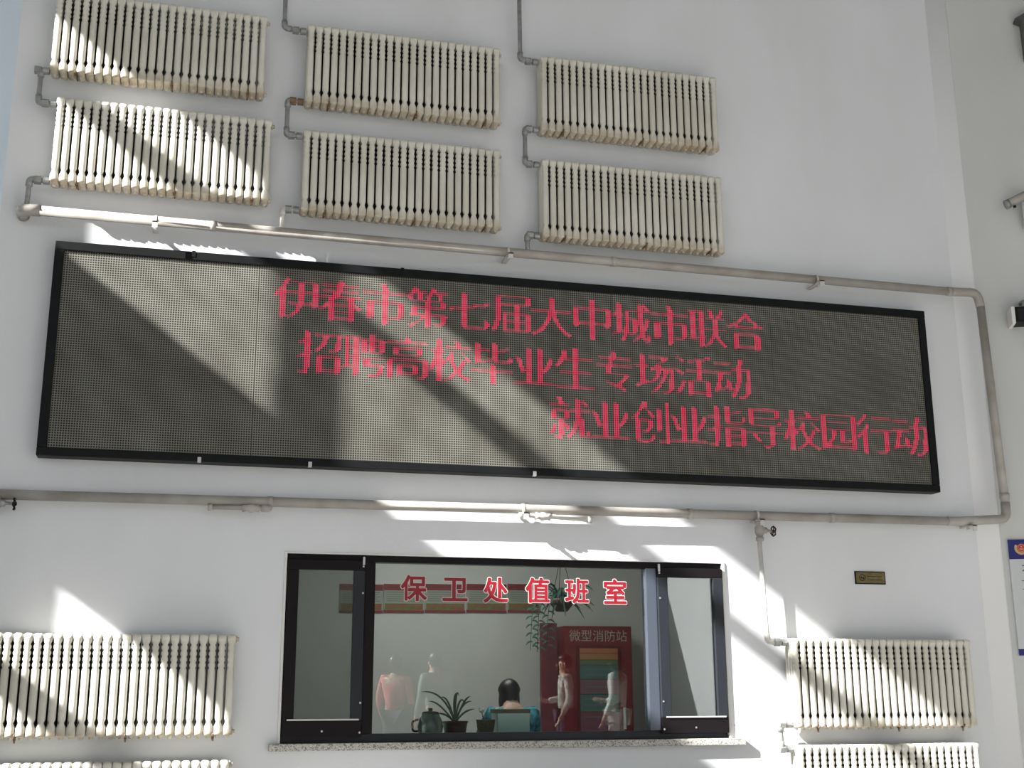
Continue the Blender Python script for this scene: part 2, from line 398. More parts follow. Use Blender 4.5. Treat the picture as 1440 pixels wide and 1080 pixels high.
spec = [('r1', rx(377, 30)-WTOT, rz(378, 22)-0.004, 'cream cast iron column radiator, topmost at far left, cut by the photo top', G1),
        ('r2', rx(433, 33), rz(433, 33), 'cream cast iron radiator, upper one of the middle column, all in shade', G1),
        ('r3', rx(760, 77), rz(760, 77), 'cream cast iron radiator, upper one of the right-hand column above the display', G1),
        ('r4', rx(80, 135), rz(80, 135), 'cream cast iron radiator crossed by bright sun bands, second down at far left', G1),
        ('r5', rx(427, 181), rz(427, 181), 'cream cast iron radiator, lower one of the middle column above the pipe', G1),
        ('r6', rx(762, 222), rz(762, 222), 'cream cast iron radiator, lower one of the right-hand column above the display', G1),
        ('r7', rx(333, 892)-WTOT, rz(333, 892), 'cream cast iron radiator in strong sun left of the guard window', 'cream cast iron radiators left of the guard window'),
        ('r8', rx(1113, 897), rz(1113, 897), 'cream cast iron radiator under the small brass plaque, right of the window', 'cream cast iron radiators right of the guard window'),
        ('r9', rx(1121, 1048), rz(1121, 1048), 'sunlit cream radiator at bottom right, only its top in the photo', 'cream cast iron radiators right of the guard window'),
        ('r10', rx(323, 1068)-WTOT, rz(323, 1069), 'cream radiator at bottom left, only its top edge in the photo', 'cream cast iron radiators left of the guard window')]
for k, x, z, lab, g in spec: RADS[k] = (x, z, radiator(x, z, lab, g))

# ------------------------------------------------------------------ connector pipes of the radiators
def nut(name, p, axis, r, L, m, parent, seg=6):
    p = Vector(p); a = Vector(axis).normalized()*L/2
    bm = bmesh.new(); add_tube(bm, [p-a, p+a], r, seg); return from_bm(name, bm, m, parent)
def connector(pts, label, mt, rad=0.017, nuts=True, rust=False):
    base = Vector(pts[-1]); t = thing('connector_pipe', label, 'pipe', base, 0, 'thin connector pipes beside the radiators')
    loc = [Vector(p)-base for p in pts]
    tube('pipe_tube', loc, rad, mt, t, 12, 0.05)
    for a, b, c in zip(loc, loc[1:], loc[2:]):      # malleable elbows
        d1 = (a-b).normalized(); d2 = (c-b).normalized()
        tube('elbow_fitting', [b+d1*0.055, b, b+d2*0.055], rad*1.35, mt, t, 12, 0.05)
    return t, loc
RC = -0.105
def zin(k, top): x, z, o = RADS[k]; return Vector((x-0.005, RC, z-0.028 if top else z-RH+0.028))
def union(t, p, m):
    nut('union_nut', p+Vector((-0.075, 0, 0)), (1, 0, 0), 0.030, 0.045, m, t)
    nut('bushing', p+Vector((-0.02, 0, 0)), (1, 0, 0), 0.026, 0.04, m, t, 10)
def link_pair(ku, kl, px, lab, m, rust=None):
    a, b = zin(ku, False), zin(kl, True); x = at(px, 500, 0.10).x if px > 2000 else px
    pts = [a, Vector((x, RC, a.z+0.004)), Vector((x-0.0, RC, b.z)), b]
    t, _ = connector(pts, lab, m)
    base = pts[-1]
    union(t, a-base, rust or m); union(t, b-base, m)
    return t
UP = at(397, 329, 0.10); 
def pxz(px, py, d=0.10): return at(px, py, d)
link_pair('r1', 'r4', pxz(57, 110).x, 'painted steel connector pipe looping between the two far-left radiators', M_galv)
link_pair('r2', 'r5', pxz(404, 160).x, 'grey connector pipe with rusty union between the two middle radiators', M_galv, M_rust)
link_pair('r3', 'r6', pxz(738, 200).x, 'grey connector pipe looping between the two right-hand upper radiators', M_galv)
link_pair('r8', 'r9', pxz(1098, 1037).x, 'short connector pipe between the two radiators at bottom right', M_galv)
# main upper and lower pipe as a line on the wall
PU0, PU1 = pxz(30, 294, 0.13), pxz(1335, 410, 0.13)
PL0, PL1 = pxz(-40, 694, 0.085), pxz(1340, 733, 0.085)
def on(p0, p1, x): f = (x-p0.x)/(p1.x-p0.x); return p0+(p1-p0)*f
for k, px, py, lab in (('r4', 40, 270, 'short grey pipe dropping from the second far-left radiator to the thick pipe'),
                       ('r5', 397, 305, 'sunlit white pipe dropping from the lower middle radiator to the thick pipe'),
                       ('r6', 741, 345, 'short grey pipe dropping from the lower right-hand radiator to the thick pipe')):
    a = zin(k, False); x = pxz(px, py).x
    pts = [a, Vector((x, RC, a.z+0.004)), Vector((x, -0.125, on(PU0, PU1, x).z+0.03))]
    t, _ = connector(pts, lab, mat('white_pipe_paint', (0.62, 0.61, 0.57), 0.5, noise=0.2, scale=9) if k == 'r5' else M_galv)
    union(t, a-pts[-1], M_galv)
for k, px, lab in (('r2', 400, 'grey pipe coming down from above to the upper middle radiator'), ('r3', 731, 'grey pipe coming down from above to the upper right-hand radiator')):
    a = zin(k, True); x = pxz(px, 40).x
    pts = [Vector((x-0.01, RC, 7.0)), Vector((x, RC, a.z+0.01)), a]
    t, _ = connector(pts, lab, M_galv); union(t, a-pts[-1], M_galv)

# riser with gate valve feeding the lower right radiator
a = zin('r8', True); xt = pxz(1066, 750).x; xb = pxz(1078, 900).x
zt = on(PL0, PL1, xt).z
pts = [Vector((xt, RC, zt-0.03)), Vector((xb+0.005, RC, a.z+0.005)), a]
t, loc = connector(pts, 'thin white riser pipe with dark valve wheel above the lower right radiator', mat('white_pipe_paint', (0.62, 0.61, 0.57), 0.5))
union(t, a-pts[-1], M_galv)
def gate_valve(t, p, m, wheel_m, down=True):
    p = Vector(p)
    vb = lathe('valve_body', [(0.022, -0.09), (0.03, -0.088), (0.03, -0.062), (0.022, -0.06), (0.036, -0.03), (0.036, 0.01), (0.022, 0.03), (0.03, 0.032), (0.03, 0.055), (0.022, 0.057)], m, t, 12, p)
    tube('valve_bonnet', [p+Vector((0.01, 0, -0.01)), p+Vector((0.055, 0, -0.012)), p+Vector((0.06, 0, -0.012)), p+Vector((0.11, 0, -0.015))], [0.024, 0.024, 0.011, 0.009], m, t, 8)
    c = p+Vector((0.112, 0, -0.015)); bm = bmesh.new()
    ring = [c+Vector((0.004*math.sin(2*k), 0.036*math.cos(k*math.pi/8), 0.036*math.sin(k*math.pi/8))) for k in range(17)]
    add_tube(bm, ring, 0.006, 6, False)
    for k in range(4):
        an = k*math.pi/2+0.4; add_tube(bm, [c, c+Vector((0, 0.035*math.cos(an), 0.035*math.sin(an)))], 0.005, 5)
    add_tube(bm, [c-Vector((0.012, 0, 0)), c+Vector((0.014, 0, 0))], 0.011, 8)
    from_bm('valve_wheel', bm, wheel_m, t, True)
M_wheel = mat('dark_red_iron', (0.035, 0.015, 0.015), 0.6)
gate_valve(t, Vector((xt+0.01, RC, zt-0.10))-pts[-1], M_pipe, M_wheel)
# valve at the far left end of the lower pipe
p = pxz(2, 709, 0.10); t = thing('gate_valve', 'small gate valve with black wheel under the lower pipe at left edge', 'valve', p)
gate_valve(t, Vector((-0.035, 0, 0.02)), M_galv, M_black)

# ------------------------------------------------------------------ the thick heating pipe round the display
t = thing('heating_pipe', 'thick grey heating pipe running around the display and back', 'pipe', (PU0.x, -0.09, PU0.z))
o0 = Vector(t.location)
def T(v): return Vector(v)-o0
vt, vb_ = pxz(1378, 425, 0.17), pxz(1414, 712, 0.17)
r_ = 0.034
tube('upper_run', [T(PU0), T(PU1)], r_, M_pipe, t, 16)
tube('wall_elbow', [T((PU0.x, -0.004, PU0.z)), T((PU0.x, -0.13, PU0.z)), T(on(PU0, PU1, PU0.x+0.12))], 0.041, M_pipe, t, 16, 0.06)
tube('corner_bend', [T(PU1), T(on(PU0, PU1, PU1.x+0.06)+Vector((0, 0, 0.002))), T(vt+Vector((-0.02, 0, 0.08))), T(vt+Vector((0, 0, -0.04)))], r_*1.06, M_pipe, t, 16, 0.11)
tube('riser_run', [T(vt), T(vb_)], r_, M_pipe, t, 16)
tube('corner_bend', [T(vb_+Vector((0, 0, 0.03))), T(vb_+Vector((0.0, 0.0, -0.10))), T(PL1+Vector((0.02, 0, 0))), T(on(PL0, PL1, PL1.x-0.05))], r_*1.06, M_pipe, t, 16, 0.10)
tube('lower_run', [T(PL0), T(PL1)], r_, M_pipe, t, 16)
for (P0, P1, px, py) in ((PU0, PU1, 1330, 409), (PU0, PU1, 860, 370), (PU0, PU1, 300, 318), (PL0, PL1, 380, 702), (PL0, PL1, 1170, 726), (PL0, PL1, 970, 718)):
    x = pxz(px, py, 0.09).x; q = on(P0, P1, x); dr = (P1-P0).normalized()*0.02
    tube('coupling', [T(q-dr), T(q+dr)], 0.0385, M_pipe, t, 14)
q = vb_+Vector((0, 0, 0.06)); tube('coupling', [T(q), T(q+Vector((0, 0, 0.04)))], 0.0385, M_pipe, t, 14)
M_bracket = mat('white_bracket_steel', (0.58, 0.56, 0.53), 0.5, metal=0.2)
for (P0, P1, px, py) in ((PU0, PU1, 219, 316), (PU0, PU1, 712, 362), (PU0, PU1, 1144, 398), (PL0, PL1, 1360, 733), (PL0, PL1, 1064, 722), (PL0, PL1, 735, 706)):
    x = pxz(px, py, 0.09).x; q = on(P0, P1, x)
    bm = bmesh.new()
    add_tube(bm, [T(q-Vector((0.008, 0, 0))), T(q+Vector((0.008, 0, 0)))], 0.0395, 16)
    add_box(bm, -0.018, 0.018, -0.10, -0.008-q.y, -0.046, -0.037, Matrix.Translation(T(q)))
    add_box(bm, -0.018, 0.018, -0.10, -0.094, -0.085, -0.037, Matrix.Translation(T(q)))
    br = from_bm('pipe_bracket', bm, M_bracket, t)
    nut('bracket_nut', T(q+Vector((0, -0.012, -0.052))), (0, 0, 1), 0.012, 0.02, M_screw, br)
# drain taps hanging on the lower pipe
def drain_tap(pa, pb, elbow_px, label, m):
    a, b = pxz(*pa, 0.10), pxz(*pb, 0.10); t = thing('drain_pipe', label, 'pipe', a, 0, 'short drain pipes under the lower heating pipe')
    x = pxz(*elbow_px, 0.10).x; top = on(PL0, PL1, x); loc = lambda v: Vector(v)-a
    e0 = Vector((x, -0.10, top.z-0.03)); e1 = Vector((x, -0.10, a.z+(b.z-a.z)*0.0))
    far = b if abs(a.x-x) < abs(b.x-x) else a; near = a if far is b else b
    e1.z = near.z
    tube('tap_tube', [loc(e0), loc(e1), loc(far)], 0.016, m, t, 10, 0.03)
    tube('elbow_fitting', [loc(e0), loc(e1), loc(e1+(far-e1).normalized()*0.05)], 0.024, m, t, 10, 0.03)
    s = (far-e1); 
    v = e1+s*0.30; dv = s.normalized()
    tube('valve_body', [loc(v-dv*0.055), loc(v-dv*0.03), loc(v), loc(v+dv*0.03), loc(v+dv*0.055)], [0.029, 0.022, 0.034, 0.022, 0.029], m, t, 8)
    tube('valve_stem', [loc(v), loc(v+Vector((0, -0.01, 0.045)))], 0.007, M_black, t, 6)
    tube('valve_lever', [loc(v+Vector((0.005, -0.01, 0.045))), loc(v+Vector((0.0, -0.01, 0.047))+dv*0.09)], 0.006, m, t, 6)
    tube('end_cap', [loc(far-dv*0.03), loc(far)], 0.026, m, t, 8)
drain_tap((292, 713), (378, 715), (378, 715), 'small drain pipe with valve under the lower pipe, left of the window', M_pipe)
drain_tap((735, 724), (832, 731), (733, 722), 'small sunlit drain pipe with valve under the lower pipe, above the window', M_bracket)

# ------------------------------------------------------------------ LED display
DL = 0.13
LX0, LX1 = (at(80, 338, DL).x+at(48, 641, DL).x)/2, (at(1299, 437, DL).x+at(1324, 691, DL).x)/2
LZ0, LZ1 = (at(48, 641, DL).z+at(1324, 691, DL).z)/2, (at(80, 338, DL).z+at(1299, 437, DL).z)/2
led = thing('led_display', 'long black framed LED message display with red Chinese characters', 'display', (LX0, 0, LZ0))
LW, LH = LX1-LX0, LZ1-LZ0; FW = 0.062
box('frame_bar', 0, LW, -DL, -0.01, 0, FW*0.9, M_black, led, 0.006)
box('frame_bar', 0, LW, -DL, -0.01, LH-FW, LH, M_black, led, 0.006)
box('frame_bar', 0, FW, -DL, -0.01, FW*0.9+0.001, LH-FW-0.001, M_black, led, 0.006)
box('frame_bar', LW-FW, LW, -DL, -0.01, FW*0.9+0.001, LH-FW-0.001, M_black, led, 0.006)
box('back_tray', FW, LW-FW, -0.06, -0.02, FW*0.9, LH-FW, M_black, led)
npan = 5; iw = (LW-2*FW)
for k in range(npan):
    x0 = FW+iw*k/npan+0.0015; x1 = FW+iw*(k+1)/npan-0.0015
    box('display_panel', x0, x1, -0.118, -0.062, FW*0.9, LH-FW, M_led, led)
def cover(me, cell, n, sub=4):
    me.calc_loop_triangles()
    V = np.array([v.co[:2] for v in me.vertices]); tris = [tuple(t_.vertices) for t_ in me.loop_triangles]
    g = (np.arange(n*sub)+0.5)/(n*sub)*cell-cell/2
    X, Y = np.meshgrid(g, g); ins = np.zeros_like(X, bool)
    for i, j, k in tris:
        a, b, c = V[i], V[j], V[k]
        d = (b[0]-a[0])*(c[1]-a[1])-(c[0]-a[0])*(b[1]-a[1])
        if abs(d) < 1e-12: continue
        u = ((X-a[0])*(c[1]-a[1])-(c[0]-a[0])*(Y-a[1]))/d; v = ((b[0]-a[0])*(Y-a[1])-(X-a[0])*(b[1]-a[1]))/d
        ins |= (u >= 0) & (v >= 0) & (u+v <= 1)
    return ins.reshape(n, sub, n, sub).mean(axis=(1, 3))
def raster(s, cell, pitch):
    """which lamps of a matrix lie inside a character: coverage sampled on its outline mesh"""
    me = text_mesh(s, cell*1.08, 0.0); w_, h_ = centre_mesh(me); 
    n = int(round(cell/pitch)); cov = cover(me, cell, n)
    hor = cov > 0.34
    bpy.data.meshes.remove(me)
    # broaden the upright strokes by one lamp, as the Song face does
    up = np.zeros_like(hor); up[:, 1:] = hor[:, :-1]
    run = hor & np.roll(hor, 1, 0) & np.roll(hor, -1, 0)
    runx = np.zeros_like(hor); runx[:, 1:] = run[:, :-1]
    out = hor | runx
    c = (np.arange(n)+0.5)/n*cell-cell/2
    return [(c[j], c[i], bool(run[i, j] or runx[i, j])) for i in range(n) for j in range(n) if out[i, j]]
ch = 0.311
rows = [('伊春市第七届大中城市联合', 385, 1075, 415, 468), ('招聘高校毕业生专场活动', 416, 1056, 497, 530), ('就业创业指导校园行动', 773, 1305, 583, 617)]
for s, pa, pb, ya, yb in rows:
    A, B = at(pa, ya, DL), at(pb, yb, DL); zc = (A.z+B.z)/2-LZ0; n = len(s); cw = (B.x-A.x)/n
    for i, c_ in enumerate(s):
        bm = bmesh.new()
        for dx, dz, tall in raster(c_, ch, ch/22):
            x = A.x-LX0+cw*(i+0.5)+dx; z = zc+dz; hx, hz = (ch/22*0.31, ch/22*0.36) if tall else (ch/22*0.29, ch/22*0.15)
            bm.faces.new([bm.verts.new(p) for p in ((x-hx, -0.1195, z-hz), (x+hx, -0.1195, z-hz), (x+hx, -0.1195, z+hz), (x-hx, -0.1195, z+hz))])
        me = bpy.data.meshes.new('lit_character'); bm.to_mesh(me); bm.free(); link('lit_character', me, M_lit, led)['kind'] = 'stuff'
for px, py in ((272, 366), (566, 384), (436, 655), (752, 665), (280, 652)):
    q = at(px, py, DL); top = py < 500
    bm = bmesh.new(); zc = (LH-0.01 if top else 0.0)
    add_box(bm, q.x-LX0-0.012, q.x-LX0+0.012, -DL-0.004, -0.10, zc-0.03 if top else zc-0.004, zc+0.014 if top else zc+0.03)
    from_bm('fixing_clip', bm, M_strip if not top else M_black, led)

# ------------------------------------------------------------------ guard room window
win = bpy.data.objects.new('window_1', None); C.objects.link(win); win['kind'] = 'structure'
win.location = (WX0, 0, WZ0)
def wl_(v): return Vector(v)-Vector(win.location)
def wbox(name, x0, x1, y0, y1, z0, z1, m, par=win, bev=0.003):
    l = win.location; return box(name, x0-l.x, x1-l.x, y0, y1, z0-l.z, z1-l.z, m, par, bev)
sx0, sx1 = at(513, 900).x, at(526, 900).x           # left mullion
tx0, tx1 = at(911, 900).x, at(922, 900).x           # right mullion
F = 0.045
wbox('frame_bar', WX0, WX1, 0.02, 0.10, WZ1-F, WZ1, M_black2)
wbox('frame_bar', WX0, WX1, 0.02, 0.10, WZ0+0.02, WZ0+0.075, M_frame_grey)
wbox('frame_bar', WX0, WX0+F, 0.02, 0.10, WZ0+0.076, WZ1-F-0.001, M_black2)
wbox('frame_bar', WX1-F, WX1, 0.02, 0.10, WZ0+0.076, WZ1-F-0.001, M_black2)
wbox('mullion', sx0-0.01, sx1, 0.0, 0.10, WZ0+0.076, WZ1-F-0.001, M_black2)
wbox('mullion', tx0, tx1+0.02, 0.0, 0.10, WZ0+0.076, WZ1-F-0.001, mat('blue_grey_mullion', (0.075, 0.09, 0.12), 0.3, metal=0.3))
wbox('glass_pane', sx1+0.001, tx0-0.001, 0.05, 0.056, WZ0+0.076, WZ1-F-0.001, M_glass, bev=0)
def sash(x0, x1, side):
    l = win.location; s = bpy.data.objects.new('casement_sash', None); C.objects.link(s); s.parent = win
    s.location = (x0-l.x, 0, 0); w = x1-x0; z0, z1 = WZ0+0.055-l.z, WZ1-F*0.9-l.z; S = 0.075
    box('sash_bar', 0, w, -0.025, 0.02, z0, z0+0.11, M_black2, s, 0.004)
    box('sash_bar', 0, w, -0.025, 0.02, z1-S*0.9, z1, M_black2, s, 0.004)
    box('sash_bar', 0, S, -0.025, 0.02, z0+0.111, z1-S*0.9-0.001, M_black2 if side < 0 else M_frame_grey, s, 0.004)
    box('sash_bar', w-S, w, -0.025, 0.02, z0+0.111, z1-S*0.9-0.001, M_frame_grey, s, 0.004)
    box('glass_pane', S, w-S, 0.004, 0.008, z0+0.111, z1-S*0.9-0.001, M_glass, s)
    box('fly_screen', S, w-S, 0.014, 0.016, z0+0.111, z1-S*0.9-0.001, M_screen, s)
    o = box('drip_strip', 0.03, w-0.02, -0.034, -0.026, z0+0.108, z0+0.118, M_strip, s); o['label'] = 'bright silver drip strip'
    for x in ((w-0.012) if side < 0 else 0.012,):
        for z in (z1-0.04, z1-0.22, z0+0.22, z0+0.03):
            bm = bmesh.new(); add_tube(bm, [(x, -0.026, z), (x, -0.03, z)], 0.007, 8); from_bm('screw', bm, M_screw, s)
    bm = bmesh.new(); add_tube(bm, [(w/2, -0.026, z0+0.04), (w/2, -0.03, z0+0.04)], 0.007, 8); from_bm('screw', bm, M_screw, s)
    hx = w-0.01 if side < 0 else 0.01
    box('hinge', hx-0.008, hx+0.008, -0.034, -0.02, z1-0.03, z1+0.025, M_strip, s, 0.003)
sash(WX0+0.012, sx0-0.012, -1)
sash(tx1+0.022, WX1-0.012, 1)
# white plaster reveal beads at the sides
for x0, x1 in ((WX0-0.012, WX0+0.006), (WX1-0.006, WX1+0.016)):
    wbox('reveal_bead', x0, x1, -0.012, 0.02, WZ0, WZ1+0.012, mat('white_plaster', (0.72, 0.71, 0.70), 0.7), bev=0.004)
wbox('reveal_bead', WX0-0.012, WX1+0.016, -0.008, 0.02, WZ1, WZ1+0.012, MATS['white_plaster'], bev=0.003)
# granite sill
a, b = at(378, 1053, 0.055), at(1050, 1047, 0.055)
sill = structure(box('window_sill', a.x, b.x, -0.055, 0.235, WZ0-0.028, WZ0+0.019, M_granite, None, 0.005))

# red vinyl characters on the glass
M_vinyl = mat('red_vinyl', (0.24, 0.004, 0.014), 0.4); M_vinyl_w = mat('pinkish_white_vinyl', (0.60, 0.52, 0.50), 0.5)
PG = -0.048
def glass_char(c_, px, py, h, lab):
    q = at(px, py, PG); t = thing('window_letter', lab, 'lettering', (q.x, 0.048, q.z), 0, 'red characters stuck on the guard window')
    me = text_mesh(c_, 0.225, 0.0, 0.0); w_, h_ = centre_mesh(me); cell = 0.28; n = 100; px_ = cell/n
    cov = cover(me, cell, n) > 0.5; bpy.data.meshes.remove(me); k = (h-0.014)/h_
    def grow(a, r):
        o_ = np.zeros_like(a); R_ = int(r/px_)+1
        for dy in range(-R_, R_+1):
            for dx in range(-R_, R_+1):
                if (dx*dx+dy*dy)*px_*px_ <= r*r: o_ |= np.roll(np.roll(a, dy, 0), dx, 1)
        return o_
    for off, y, m_, nm in ((0.0135, 0.0, M_vinyl_w, 'white_outline'), (0.0068, -0.0012, M_vinyl, 'red_stroke')):
        g = grow(cov, off); bm = bmesh.new()
        for i in range(n):
            j = 0
            while j < n:
                if g[i, j]:
                    j0 = j
                    while j < n and g[i, j]: j += 1
                    x0, x1, z0, z1 = (j0*px_-cell/2)*k, (j*px_-cell/2)*k, (i*px_-cell/2)*k, ((i+1)*px_-cell/2)*k
                    bm.faces.new([bm.verts.new(p) for p in ((x0, y, z0), (x1, y, z0), (x1, y, z1), (x0, y, z1))])
                else: j += 1
        bmesh.ops.remove_doubles(bm, verts=bm.verts, dist=1e-5)
        me2 = bpy.data.meshes.new(nm); bm.to_mesh(me2); bm.free(); link(nm, me2, m_, t)
gh = at(600, 808, PG).z-at(600, 848, PG).z
for i, (c_, px, py) in enumerate((('保', 582, 827), ('卫', 640, 829), ('处', 697, 830), ('值', 756, 830), ('班', 811, 831), ('室', 865, 832))):
    glass_char(c_, px, py, gh*(0.93 if c_ != '卫' else 0.86), ['first red character on the window glass at left', 'second red character from the left on the window glass', 'third red character on the window glass, before the standing one', 'fourth red character on the window glass', 'fifth red character on the window glass, near the hanging plant', 'last red character on the window glass at right'][i])

# ------------------------------------------------------------------ brass plaque
a, b = at(1202, 803, 0.01), at(1246, 822, 0.01)
pl = thing('plaque', 'small brass plaque with dark rim on the wall right of the window', 'sign', ((a.x+b.x)/2, 0, (a.z+b.z)/2))
pw, ph = (b.x-a.x)/2, (a.z-b.z)/2
box('rim', -pw, pw, -0.010, 0.0, -ph, ph, M_black, pl, 0.002)
box('brass_face', -pw+0.009, pw-0.009, -0.013, -0.0095, -ph+0.008, ph-0.008, mat('aged_brass', (0.20, 0.16, 0.065), 0.45, metal=0.5, noise=0.4, scale=30), pl, 0.001)
bm = bmesh.new(); c = Vector((-pw*0.55, -0.0145, 0))
add_tube(bm, [c+Vector((0.024*math.cos(k*math.pi/8), 0, 0.024*math.sin(k*math.pi/8))) for k in range(17)], 0.0022, 5, False)
add_box(bm, c.x-0.013, c.x-0.002, -0.0155, -0.0135, -0.006, 0.006); add_box(bm, c.x+0.004, c.x+0.014, -0.0155, -0.0135, -0.012, 0.002)
from_bm('engraved_emblem', bm, M_black, pl)
bm = bmesh.new()
for k in range(2): add_box(bm, -pw*0.22, pw*0.75, -0.0142, -0.0132, 0.008-k*0.026, 0.012-k*0.026)
from_bm('engraved_line', bm, M_black, pl)

# ------------------------------------------------------------------ things on the oblique right wall
rwrot = -RWA
def rw_thing(name, label, cat, p): return thing(name, label, cat, p, rwrot)
inv = Matrix.Rotation(RWA, 4, 'Z')
def rloc(p, base): return inv @ (Vector(p)-Vector(base))
# police notice board
a, b = at_rw(1416.5, 759, 0.02), at_rw(1437, 922, 0.02)
po = rw_thing('notice_board', 'white notice board with navy header and red and gold emblem', 'sign', RW0+RWD*((a-RW0).dot(RWD))+Vector((0, 0, b.z)))
bh = a.z-b.z; M_navy = mat('navy_print', (0.012, 0.012, 0.15), 0.4); M_white = mat('white_board', (0.55, 0.58, 0.60), 0.4); M_ink = mat('black_ink', (0.02, 0.02, 0.025), 0.6)
M_redp = mat('red_print', (0.5, 0.04, 0.04), 0.5); M_goldp = mat('gold_print', (0.62, 0.42, 0.22), 0.5)
bw = 0.52
box('board', 0, bw, -0.018, 0, 0, bh, M_white, po, 0.002)
hh = bh*0.172
box('header', 0.0, bw, -0.020, -0.0182, bh-hh, bh, M_navy, po); box('footer', 0, bw, -0.020, -0.0182, 0, bh*0.055, M_navy, po)
bm = bmesh.new(); ec = Vector((0.098, 0, bh-hh*0.52))
def disc(bm, c, r, y, n=20, sx=1.0, sz=1.0): bm.faces.new([bm.verts.new((c.x+r*sx*math.cos(2*math.pi*k/n), y, c.z+r*sz*math.sin(2*math.pi*k/n))) for k in range(n)])
disc(bm, ec+Vector((0, 0, 0.012)), 0.034, -0.0215, 20, 0.9, 1.0)
em = from_bm('emblem_disc', bm, M_redp, po)
bm = bmesh.new()
for s in (-1, 1):      # wreath: two rows of leaves round the lower half
    for k in range(7):
        an = math.radians(-95+s*(k*17+6)); cc = ec+Vector((0.043*math.cos(an), 0, 0.012+0.043*math.sin(an))); disc(bm, cc, 0.0105, -0.0212, 8)
from_bm('emblem_wreath', bm, M_goldp, po)
bm = bmesh.new(); add_tube(bm, [ec+Vector((0.027*math.cos(k*math.pi/10), -0.0222, 0.013+0.028*math.sin(k*math.pi/10))) for k in range(21)], 0.0018, 4, False)
add_box(bm, ec.x-0.014, ec.x+0.014, -0.023, -0.0217, ec.z+0.0, ec.z+0.008); disc(bm, ec+Vector((0, 0, 0.022)), 0.006, -0.0222, 5)
from_bm('emblem_detail', bm, M_goldp, po)
bm = bmesh.new()
def rule(x0, z, h=0.004, x1=bw-0.02): add_box(bm, x0, x1, -0.0192, -0.018, z-h/2, z+h/2)
for z in (0.64, 0.565, 0.45): rule(0.075, bh*z)
from_bm('rule_line', bm, M_ink, po)
me = text_mesh('不', 0.085); centre_mesh(me); wallify(me, Matrix.Translation((0.125, -0.0195, bh*0.735))); link('printed_character', me, M_ink, po)
me = text_mesh('身', 0.05); centre_mesh(me); wallify(me, Matrix.Translation((0.125, -0.0195, bh*0.60))); link('printed_character', me, M_ink, po)
bm = bmesh.new()
for k in range(7): rule(0.10, bh*(0.36-0.035*k), 0.003)
from_bm('small_print', bm, mat('grey_ink', (0.22, 0.22, 0.26), 0.6), po)
bm = bmesh.new(); rule(0.09, bh*0.42, 0.012); from_bm('red_line', bm, mat('faded_red_ink', (0.42, 0.20, 0.22), 0.6), po)
# black wall speaker
p = at_rw(1425, 446, 0.10); sp = rw_thing('wall_speaker', 'black box speaker with white end on the right wall, cut by the photo', 'speaker', p)
hz = at_rw(1425, 440, 0.1).z-at_rw(1428, 461, 0.1).z
bm = bmesh.new(); vs = add_box(bm, 0, 0.34, -0.08, 0.09, -hz/2, hz/2)
bevel(bm, 0.008); from_bm('cabinet', bm, M_black, sp)
box('white_end', -0.030, -0.001, -0.085, 0.09, -hz/2-0.012, hz/2+0.004, MATS['white_plaster'], sp, 0.006)
tube('mounting_bracket', [(0.09, 0.1, hz/2+0.075), (0.09, -0.02, hz/2+0.06), (0.09, -0.02, hz/2-0.01)], 0.018, M_galv, sp, 8, 0.03)
box('grille', 0.02, 0.33, -0.086, -0.0805, -hz/2+0.015, hz/2-0.015, mat('black_grille', (0.004, 0.004, 0.004), 0.8), sp)
# metal bracket arm with round end
p = at_rw(1417, 287, 0.12); q = at_rw(1446, 272, 0.12)
arm = rw_thing('bracket_arm', 'grey metal arm with round end fixed high on the right wall', 'bracket', p)
qq = rloc(q, p)
tube('arm_tube', [(0, 0, 0), qq], 0.036, M_pipe, arm, 14)
tube('round_end', [(-0.018, 0, -0.008), (0.012, 0, 0.004)], 0.040, M_galv, arm, 14)
tube('wall_post', [qq*0.85, qq*0.85+Vector((0, 0.12, 0))], 0.025, M_pipe, arm, 10)
tube('bolt', [(0.035, -0.03, -0.04), (0.055, -0.03, -0.035)], 0.012, M_black, arm, 8)
p = at_rw(1436, 281, 0.06); pn = rw_thing('window_panel', 'narrow grey framed panel under the metal arm at right edge', 'panel', p)
hz = p.z-at_rw(1441, 320, 0.06).z
box('panel_board', 0.02, 0.4, -0.005, 0.05, -hz, -0.015, mat('pale_grey_panel', (0.42, 0.45, 0.50), 0.5), pn)
box('panel_edge', -0.0, 0.018, -0.012, 0.05, -hz, 0.0, M_strip, pn, 0.003); box('panel_edge', 0.02, 0.4, -0.010, 0.05, -0.014, 0.0, M_black, pn)
p = at_rw(1427, 26, 0.10); bx = rw_thing('ventilation_hood', 'dark grey hood with sloping side at upper right edge', 'hood', p)
dz = p.z-at_rw(1439, 80, 0.10).z
bm = bmesh.new(); prof = [(0, 0), (0.16, 0.09), (0.5, 0.09), (0.5, -dz), (0.055, -dz), (0.052, -0.03)]
v0 = [bm.verts.new((x, -0.0, z)) for x, z in prof]; v1 = [bm.verts.new((x, 0.095, z)) for x, z in prof]
bm.faces.new(v0); bm.faces.new(v1[::-1])
for k in range(6): bm.faces.new((v0[k], v0[(k+1) % 6], v1[(k+1) % 6], v1[k]))
from_bm('hood_body', bm, mat('dark_grey_sheet', (0.07, 0.072, 0.07), 0.6), bx)
box('black_opening', 0.075, 0.49, -0.006, -0.001, -dz+0.01, -0.05, M_black, bx)

# ------------------------------------------------------------------ inside the guard room
def gi(px, py, y): return at(px, py, -y)
